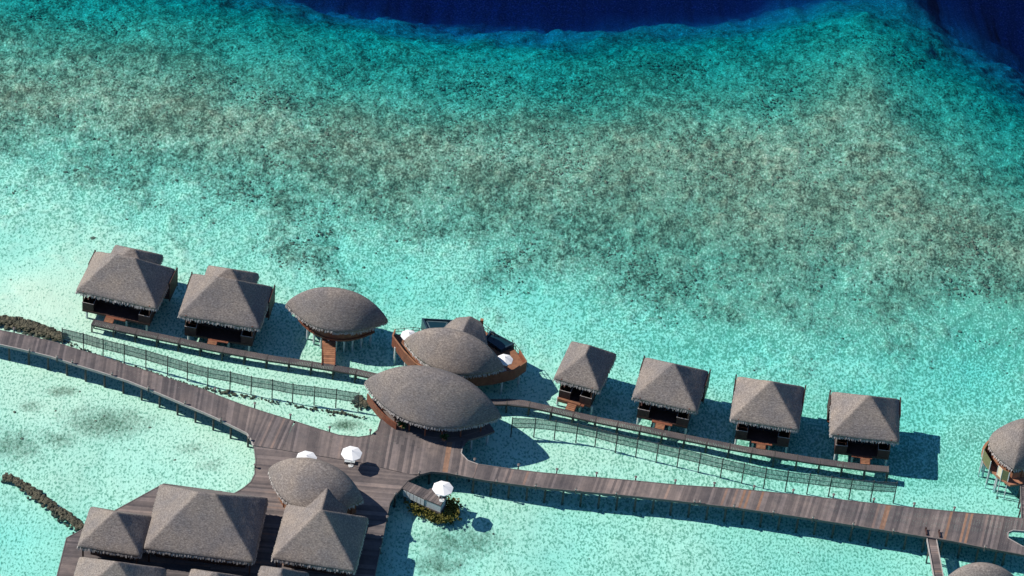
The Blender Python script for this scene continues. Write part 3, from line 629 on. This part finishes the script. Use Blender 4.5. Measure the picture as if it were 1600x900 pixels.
# spa pavilion with hull-shaped deck, pools
t2, i2 = leaf('leaf_pavilion', 'leaf-shaped thatched pavilion on a reddish boat-shaped deck with two plunge pools', (632,532), (787.5,574.5), 3.5, 3.5, 3.9, 4.9, 2.6, 12, 'red_timber', kf=.8, kw=.76, stilts=False)
HZ = 2.6
hull = PL([(613,533),(617,523),(645,520),(664,523),(668,509),(712,505),(728,505),(752,512),(772,528),(800,540),(811,555),(822,573),(803,586),(770,594),(735,597),(700,594),(672,590),(648,575),(630,556)], HZ)
MB().prism([(p.x,p.y) for p in hull], HZ-.35, HZ-.02).build('deck', 'new_timber', t2)
def parapet(idx, h, name='parapet', drop=.75):
    m = MB()
    for a, b in zip(idx[:-1], idx[1:]): m.bar(hull[a], hull[b], .12, HZ-drop, HZ+h)
    return m.build(name, 'red_timber', t2)
def planked_parapet(idx, h, drop):
    pp = parapet(idx, h, drop=drop)
    m = MB()
    for a, b in zip(idx[:-1], idx[1:]): m.bar(hull[a], hull[b], .18, HZ+h, HZ+h+.06)
    m.build('cap_rail', 'new_timber', pp)
planked_parapet([0,18,17,16,15,14], .95, .8); planked_parapet([14,13,12,11], .95, .8); planked_parapet([1,0], .95, .8); planked_parapet([11,10], .9, .5)
for a, b in ((1,2),(2,3),(5,6),(6,7),(7,8),(9,10)):     # open railings
    m = MB(); A_, B_ = hull[a], hull[b]
    for z in (.45, .95): m.bar(A_, B_, .05, HZ+z, HZ+z+.05)
    rl_ = m.build('railing', 'pile_timber', t2); n = max(2, int((B_-A_).length/1.4))
    for i in range(n+1): q = A_.lerp(B_, i/n); m = MB(); m.box(q, Vector((1,0,0)), Vector((0,1,0)), -.05, .05, -.05, .05, HZ-.3, HZ+1.05); m.build('baluster', 'pile_timber', rl_)
q = hull[7]; MB().box(q, Vector((1,0,0)), Vector((0,1,0)), -.22, .22, -.22, .22, HZ-.3, HZ+1.5).build('newel_post', 'new_timber', t2)
for x, y in ((618,540),(634,558),(662,583),(700,592),(745,595),(785,589),(812,576),(806,556),(775,530),(715,507)):
    q = P(x,y,HZ); m = MB(); m.cyl((q.x,q.y,floor_z(q.x,q.y)-.5), (q.x,q.y,HZ-.3), .15, .15, 10); m.build('stilt', 'concrete', t2)
def pool(pts, label, rim=.22):
    q = PL(pts, HZ+.55); c = sum(q, Vector())/len(q); t = thing('plunge_pool', label, 'pool', (c.x,c.y,HZ)); m = MB(); n = len(q)
    inn = [p.lerp(c, .14) for p in q]; z0, z1 = 1.2, HZ+.55
    for i in range(n):
        j = (i+1)%n; m.hexa([(*q[i][:2],z0),(*q[j][:2],z0),(*inn[j][:2],z0),(*inn[i][:2],z0)], [(*q[i][:2],z1),(*q[j][:2],z1),(*inn[j][:2],z1),(*inn[i][:2],z1)])
    m.build('pool_wall', 'pool_tile', t); MB().prism([(p.x,p.y) for p in inn], z0+.02, z1-.22).build('pool_water', 'pool_water', t)
    return t, inn
tp, inn = pool([(668,517.5),(701,512),(707,499.5),(659,497)], 'dark-tiled plunge pool with pale inner bench, behind the boat-shaped deck')
m = MB(); cc = sum(inn, Vector())/4
for i in range(4):
    a, b = inn[i].lerp(cc, .22), inn[(i+1)%4].lerp(cc, .22); m.bar(a, b, .16, HZ+.2, HZ+.36)
m.build('pool_bench', 'wet_tile', tp)
pool([(757,528.5),(783,546.5),(804,536.5),(766,516)], 'large dark plunge pool at the sunlit-umbrella end of the boat-shaped deck')
# rear curved gable of the spa pavilion
a, b = P(682,521,4.9), P(762,544,4.9); frx = Frame((689,540), (757,556), (695,515), 4.9)
ra_, info = lens_grid(P(679,529,4.7), P(762,549,4.7), 2.0, 4.6, 3.6, 4.7, pw=2.0, seed=77, cp=1.25)
gr = ra_.copy(); cI, axI, ayI, LI = info
A = (gr[...,0]-cI.x)*axI.x+(gr[...,1]-cI.y)*axI.y; Bv = (gr[...,0]-cI.x)*ayI.x+(gr[...,1]-cI.y)*ayI.y
hh = np.clip(1-np.abs(A-.2)/(LI/2), 0, 1)**.8*3.3*np.sqrt(np.clip(1-np.clip(Bv/4.6,0,1)**2, 0, 1)); gr[...,2] = 4.7+hh+(fbm(gr[...,0]/.35, gr[...,1]/.35, 3, 5)-.5)*.08
shell('rear_roof', gr, t2, .3)
# lobby
t3, i3 = leaf('lobby_pavilion', 'largest leaf-shaped thatched pavilion, opening onto the timber entrance deck', (570,597), (783,650), 4.9, 4.9, 4.7, 5.2, DZ+.02, 13, 'deck_timber', wall_h=.02, kf=.93, kw=.80)
m = MB(); pr_ = lens_outline(i3, 4.9, 4.9, .95)
for i in range(0, 8): m.bar(pr_[i], pr_[i+1], .14, DZ-.3, DZ+1.1)
m.build('parapet', 'red_timber', t3)
# deck-side leaf pavilion
t4, i4 = leaf('leaf_pavilion', 'leaf-shaped thatched pavilion on the sun deck, backed against a hip-roofed pavilion', (419.6,733), (568,781), 4.6, 3.6, 3.75, 4.9, DZ+.01, 14, 'new_timber', wall_h=1.4, stilts=False, kf=.8, kw=.86, deckfloor=False)
# hut at the right
t5, i5 = leaf('leaf_pavilion', 'leaf-roofed stilt hut with olive screens standing alone in open water', (1584,733), (1601,660), 4.1, 3.9, 3.2, 4.5, 2.3, 15, 'terracotta', wall_h=1.0, kf=1.17, kw=.9)
hx = PL([(1541,695),(1536,715)], 2.4)
sc_pts = PL([(1545,692),(1537,706),(1548,724),(1560,731),(1566,737),(1577,742)], 3.6)
for i, (mt, z0) in enumerate((('green_screen',2.3),('green_screen',2.3),(None,0),('cream_screen',2.4),('green_screen',2.3))):
    if mt: m = MB(); m.bar(sc_pts[i], sc_pts[i+1], .07, z0, 4.0); m.build('screen', mt, t5)
for i, p_ in enumerate(sc_pts): m = MB(); m.cyl((p_.x,p_.y,-1.6), (p_.x,p_.y,4.0), .07, .07, 8); m.build('screen_post', 'concrete', t5)
t6, i6 = leaf('leaf_pavilion', 'leaf-shaped thatched pavilion beyond the narrow gangway off the long boardwalk', (1470,912), (1600,925), 3.6, 3.6, 3.9, 4.3, 1.9, 16, kf=.80, kw=.77)
# ---- hip-roofed pavilions on the sun deck
def deck_pavilion(label, FL, FR, BL, apex, rl, along, ze=5.0, seed=0, H=None, annex=None, walls=True):
    fr = Frame(FL, FR, BL, ze); W, D = fr.W, fr.D; c = fr.at(W/2, D/2); t = thing('hip_roof_pavilion', label, 'pavilion', (c.x,c.y,DZ))
    H = H or apexH(fr, apex); hip(fr, H, rl, along, t, 'roof', seed)
    MB().box(fr.o, fr.ax, fr.ay, 1.3, W-1.3, 1.5, D-1.3, DZ+.01, ze+.4).build('wall', 'dark_timber', t)
    for a in (.6, W-.6):
        for b in (.5, D-.5): q = fr.at(a, b); m = MB(); m.box(q, fr.ax, fr.ay, -.09, .09, -.09, .09, DZ, ze+.3); m.build('post', 'dark_timber', t)
    for k_ in range(3):
        x = W*(.22+.28*k_); wn = MB().box(fr.o, fr.ax, fr.ay, x-.6, x+.6, 1.46, 1.5, DZ+.9, DZ+2.2).build('window', 'glass_dark', t)
    if annex:
        x0, x1, dy, hA, zr = annex; yb = D+dy; hip(fr, hA, (yb-D*.5)/2-1.5, 'b', t, 'link_roof', seed+30, False, x0, x1, D*.5, yb, zr-hA)
    return t, fr, H
deck_pavilion('small hip-roofed thatched pavilion at the corner of the sun deck by the rock spit', (120.5,853), (219.5,869), (139.6,791), (184.6,803.5), .15, 'a', seed=21)
deck_pavilion('biggest hip-roofed thatched pavilion on the sun deck, with a short ridge', (224,857), (397,879), (254.4,757), (330,774), 1.05, 'a', seed=22)
W3 = 11.4
_, f3, H3 = deck_pavilion('hip-roofed thatched pavilion joined by a link roof to the sun deck leaf pavilion', (424,872), (554.8,893), (443.6,787.6), (507,800), .12, 'a', seed=23, annex=(W3/2-3.7,W3/2+1.9,3.2,2.6,7.25))
deck_pavilion('hip-roofed thatched pavilion in front of the small corner pavilion, apex just showing', (102,946), (240,965), (122.6,869.4), (187,881), .12, 'a', seed=24)
deck_pavilion('low thatched pavilion roof in front of the biggest hip roof, mostly cut off', (284,940), (372,953), (291.6,887.5), (326,896), .2, 'a', seed=25)
deck_pavilion('low thatched roof with front-to-back ridge beside the sun deck link pavilion', (393,940), (470,951), (402.7,883), (437,891), .4, 'b', seed=26, ze=5.0, H=2.9)
# ================================================================ UMBRELLAS
def make_umbrella(label, px, z, H=2.45, R=1.36):
    p = P(px[0], px[1], z+H); t = thing('beach_umbrella', label, 'umbrella', (p.x,p.y,z), 'white octagonal umbrellas'); o = Vector((p.x,p.y,z)); rot = .22
    ring = [o+Vector((math.cos(k*math.pi/4+rot)*R, math.sin(k*math.pi/4+rot)*R, H-.22)) for k in range(8)]; ap = o+Vector((0,0,H+.28)); m = MB()
    vs = [ap]+ring+[r_-Vector((0,0,.10)) for r_ in ring]+[r_.lerp(Vector((o.x,o.y,r_.z)), .02)-Vector((0,0,.10)) for r_ in ring]+[ap-Vector((0,0,.02))]
    fs = [(0,1+k,1+(k+1)%8) for k in range(8)]+[(1+k,9+k,9+(k+1)%8,1+(k+1)%8) for k in range(8)]+[(9+k,17+k,17+(k+1)%8,9+(k+1)%8) for k in range(8)]+[(25,17+(k+1)%8,17+k) for k in range(8)]
    m.add(vs, fs); cn = m.build('canopy', 'canvas', t)
    for k in range(8): m = MB(); m.cyl(ap-Vector((0,0,.06)), ring[k]-Vector((0,0,.05)), .015, .012, 5); m.build('rib', 'pole_metal', t)
    m = MB(); m.cyl(o, ap-Vector((0,0,.03)), .035, .03, 8); m.build('pole', 'pole_metal', t)
    m = MB(); m.cyl(o, o+Vector((0,0,.09)), .36, .34, 12); m.build('base', 'concrete', t)
    m = MB(); m.cyl(ap-Vector((0,0,.03)), ap+Vector((0,0,.12)), .05, .02, 8); m.build('finial', 'pole_metal', t)
    return t
make_umbrella('white umbrella alone on the open sun deck beside a low daybed', (549.5,706.5), DZ)
make_umbrella('white umbrella half hidden behind the sun deck leaf pavilion roof', (479,714), DZ)
make_umbrella('white umbrella shading the small platform over the shallow water', (692,761), DZ-.05)
make_umbrella('white umbrella on the boat-shaped deck by the pale-benched plunge pool', (639,522), HZ-.02, 2.2, 1.1)
make_umbrella('white umbrella on the boat-shaped deck below the large dark plunge pool', (789,560), HZ-.02, 2.2, 1.1)
# daybed by the umbrella
q = P(546.5,723,DZ); d = (P(556,724.2,DZ)-P(540,722.5,DZ)).normalized(); n_ = Vector((-d.y,d.x,0)); t = thing('daybed', 'low pale daybed under the white umbrella on the sun deck', 'daybed', (q.x,q.y,DZ))
for a in (-.62, .62):
    for b in (-.28, .28): MB().box(q, d, n_, a-.05, a+.05, b-.05, b+.05, DZ, DZ+.22).build('leg', 'beam_timber', t)
MB().box(q, d, n_, -.7, .7, -.36, .36, DZ+.22, DZ+.3).build('frame', 'beam_timber', t); MB().box(q, d, n_, -.66, .66, -.32, .32, DZ+.3, DZ+.42).build('cushion', 'pale_tile', t)
# ================================================================ PLATFORM OVER THE SHALLOWS
pf = thing('swim_platform', 'stepped timber platform reached by a short gangway from the sun deck', 'platform', P(672,775,0))
g1 = PL([(627.5,762.5),(637,752),(672,766.5),(664,780)], DZ-.02); g2 = PL([(663.5,779.5),(670,764),(675,762),(697,777),(689,790)], DZ-.02)
def planks_poly(poly, d, parent, wdt, z):
    d = d.normalized(); n = Vector((-d.y,d.x,0)); o = poly[0]; cs = [(p-o).dot(n) for p in poly]; c = min(cs)
    while c < max(cs)-.05:
        c1 = min(c+wdt, max(cs)-.001)
        for a0, a1, b0, b1 in clip_strip(poly, o, d, n, c, c1):
            plank_obj([o+d*a0+n*(c+.012), o+d*a1+n*(c+.012), o+d*b1+n*(c1-.012), o+d*b0+n*(c1-.012)], parent, 'deck_timber', z)
        c = c1
planks_poly(g1, g1[1]-g1[0], pf, .36, DZ-.03); planks_poly(g2, g1[1]-g1[0], pf, .36, DZ-.004)
MB().prism([(p.x,p.y) for p in g1], DZ-.2, DZ-.085).build('gangway_frame', 'beam_timber', pf)
c2 = sum(g2, Vector())/5; MB().prism([(p.x,p.y) for p in g2], DZ-.22, DZ-.06).build('platform_frame', 'beam_timber', pf)
k2 = [p.lerp(c2, .03) for p in g2]; MB().prism([(p.x,p.y) for p in k2], .9, DZ-.22).build('skirt_panel', 'pale_tile', pf)
MB().prism([(p.x,p.y) for p in [q.lerp(c2,-.02) for q in g2]], .55, .9).build('lower_step', 'beam_timber', pf)
MB().prism([(p.x,p.y) for p in [q.lerp(c2,.1) for q in g2]], -1.2, .55).build('foundation', 'concrete', pf)
a, b = g1[0].lerp(g1[3], .06), g1[3].lerp(g1[0], .02); m = MB()
for i in range(6):
    u, v = a.lerp(b, i/6+.01), a.lerp(b, (i+1)/6-.01); m = MB(); m.bar(u, v, .06, .95, DZ-.22); m.build('skirt_board', 'pale_tile', pf)
for x, y in ((634,762),(645,768),(657,775)): pile(pf, P(x,y,DZ))
ch = thing('deck_chair', 'white folding deck chair on the small platform under its umbrella', 'chair', P(686,776,DZ))
q = P(686,776,DZ); d = Vector((.75,.66,0)); n_ = Vector((-d.y,d.x,0))
MB().box(q, d, n_, -.28, .28, -.27, .27, DZ+.36, DZ+.42).build('seat', 'canvas', ch); MB().box(q, d, n_, .26, .34, -.27, .27, DZ+.38, DZ+.95).build('backrest', 'canvas', ch)
for a in (-.24, .24):
    for b in (-.24, .24): MB().box(q, d, n_, a-.025, a+.025, b-.025, b+.025, DZ-.02, DZ+.36).build('leg', 'pole_metal', ch)
fs_ = thing('folding_screen', 'dark upright screen at the outer corner of the small platform', 'screen', P(697,775,DZ))
q = P(696,777,DZ-.1); MB().bar(q, P(698.5,768,DZ-.1), .08, .7, DZ+.9).build('panel', 'pool_tile', fs_)
for s in (0, 1): e = P(*((696,777),(698.5,768))[s], DZ-.1); m = MB(); m.cyl((e.x,e.y,-.9), (e.x,e.y,DZ+1.0), .06, .06, 6); m.build('post', 'pile_timber', fs_)
# yellow-green growth round the platform foot
cnt = 620; tt = RNG.uniform(0, 1, cnt); A_ = PL([(645,792),(660,797),(678,806),(697,812),(706,806),(708,795),(703,783)], .1); rs, _ = resample(A_, 100)
bx = np.array([rs[int(k*99)].x for k in tt])+RNG.normal(0, .5, cnt); by = np.array([rs[int(k*99)].y for k in tt])+RNG.normal(0, .45, cnt)
bz = RNG.uniform(-.35, .75, cnt); nl = 9; LV = []; LF = []
for i in range(cnt):
    for k_ in range(nl):
        d = Vector(RNG.normal(0, 1, 3)); d.z = abs(d.z)*.8; d.normalize(); u = d.orthogonal().normalized(); b0 = Vector((bx[i], by[i], bz[i])); e = b0+d*RNG.uniform(.16, .36); w_ = u*RNG.uniform(.05, .10)
        q = len(LV); LV += [tuple(b0), tuple((b0+e)/2+w_), tuple(e), tuple((b0+e)/2-w_)]; LF.append((q, q+1, q+2, q+3))
npmesh('yellow_shrub', LV, LF, 'yellow_coral', None, False, kind='stuff', label='yellow-green bushy growth around the foot of the small platform')
# potted plants by the lobby
for lab, x, y in (('potted green plant at the sunlit end of the lobby front', 628,664), ('potted green plant at the middle of the lobby front', 694,683)):
    q = P(x,y,DZ+.6); t = thing('potted_plant', lab, 'plant', (q.x,q.y,DZ)); m = MB(); m.cyl((q.x,q.y,DZ), (q.x,q.y,DZ+.5), .2, .3, 10); m.build('pot', 'terracotta', t); m = MB()
    for k in range(90):
        d = Vector((random.gauss(0,1), random.gauss(0,1), random.uniform(.1,1.6))).normalized(); u = d.orthogonal().normalized(); b = Vector((q.x,q.y,DZ+.5))+d*.12; e = b+d*random.uniform(.3,.75); w_ = u*.07
        m.add([b, (b+e)/2+w_, e, (b+e)/2-w_], [(0,1,2,3)])
    m.build('foliage', 'leaf', t)
# gangway leaving the long boardwalk
gw = thing('gangway', 'narrow timber gangway with pale side rails leaving the long boardwalk', 'gangway', P(1465,880,0))
ga, gb = PL([(1449,841),(1462.5,843),(1486,965),(1471,965)], DZ-.2), None
o = (ga[0]+ga[1])/2; d = ((ga[2]+ga[3])/2-o); d.z = 0; L = d.length; d.normalize(); n_ = Vector((-d.y,d.x,0))
for i in range(int(L/.36)): MB().box(o, d, n_, i*.36, i*.36+.335, -.55, .55, DZ-.3, DZ-.25).build('plank', 'deck_timber', gw)
for s in (-1, 1):
    MB().box(o, d, n_, 0, L, .6*s-.05, .6*s+.05, DZ-.5, DZ-.1).build('side_rail', 'pale_timber', gw)
    for i in range(4): q = o+d*(1.5+i*4.5)+n_*.5*s; pile(gw, q, DZ-.4, .1)
for x, y in ((1447.5,830.5),(1468,834)):
    q = P(x,y,DZ+.2); t = thing('gate_post', 'short dark post flanking the gangway entrance on the long boardwalk', 'post', (q.x,q.y,DZ), 'gangway gate posts')
    MB().box(q, d, n_, -.5, .5, -.07, .07, DZ, DZ+.30).build('board', 'dark_timber', t); MB().box(q, d, n_, -.54, -.42, -.09, .09, DZ, DZ+.45).build('cap_post', 'dark_timber', t)
g5 = thing('gangway', 'timber gangway reaching the olive-screened stilt hut', 'gangway', P(1600,780,0)); o = P(1602,748,2.1); e = P(1604,812,2.1); d = e-o; d.z = 0; L = d.length; d.normalize(); n_ = Vector((-d.y,d.x,0))
for i in range(int(L/.36)): MB().box(o, d, n_, i*.36, i*.36+.335, -.6, .6, 2.02, 2.07).build('plank', 'deck_timber', g5)
for s in (-1, 1):
    MB().box(o, d, n_, 0, L, .62*s-.05, .62*s+.05, 1.8, 2.16).build('side_rail', 'beam_timber', g5)
    for i in range(4): pile(g5, o+d*(.6+i*L/4)+n_*.5*s, 1.9, .1)
# ================================================================ WALKWAY LAMPS
LAMPS = [('small post lamp on the fence-side edge of the curved boardwalk', 'lamps on the fence side of the curved boardwalk', [(22,517),(336,611),(398,634),(453.6,652)]),
 ('small post lamp on the open-lagoon edge of the curved boardwalk', 'lamps on the lagoon side of the curved boardwalk', [(46,549),(89,560),(113,567),(175,586),(232,608),(289,631),(345,657),(389,687)]),
 ('small post lamp on the curved edge of the entrance deck near the lobby', 'lamps on the entrance deck', [(515,671.5),(578.6,676),(655,741),(713.7,743.5),(741.5,721)]),
 ('small post lamp on the sun deck edge facing the small swim platform', 'lamps on the platform side of the sun deck', [(618,774),(605,811),(597,842),(594,858.5)]),
 ('lone small post lamp on the sun deck edge by the pale sand bay', None, [(398.5,730)]),
 ('small post lamp on the fence-side edge of the long straight boardwalk', 'lamps on the fence side of the long boardwalk', [(810,730),(870,737),(932,743),(993,749),(1055,754.5),(1116,758.5),(1178,763.5),(1239,769.5),(1302,776.5),(1365,783.5),(1428,790.5),(1490.7,797)]),
 ('small post lamp on the open-lagoon edge of the long straight boardwalk', 'lamps on the lagoon side of the long boardwalk', [(776,754),(837,761),(899.6,767),(962.6,773),(1085,785.5),(1094,786.5),(1146.6,793),(1208.5,802),(1270,811),(1333,821),(1396,831),(1539,856.5)])]
lamp0 = None
for lab, grp, pts in LAMPS:
    for x, y in pts:
        q = P(x, y, DZ+.05)
        if lamp0 is None:
            lamp0 = t = thing('post_lamp', '', 'lamp', (0,0,0)); o = Vector((0,0,0)); X1, Y1 = Vector((1,0,0)), Vector((0,1,0))
            MB().box(o, X1, Y1, -.08, .08, -.08, .08, -.5, .38).build('post', 'beam_timber', t); m = MB(); m.cyl((0,0,.38), (0,0,.56), .15, .13, 8); hd = m.build('lamp_head', 'lamp_shade', t)
            m = MB(); m.cyl((0,0,.56), (0,0,.62), .2, .05, 8); m.build('cap', 'beam_timber', hd)
        else: t = copy_tree(lamp0)
        t.location = (q.x, q.y, DZ); t['label'] = lab
        if grp: t['group'] = grp
        elif 'group' in t.keys(): del t['group']
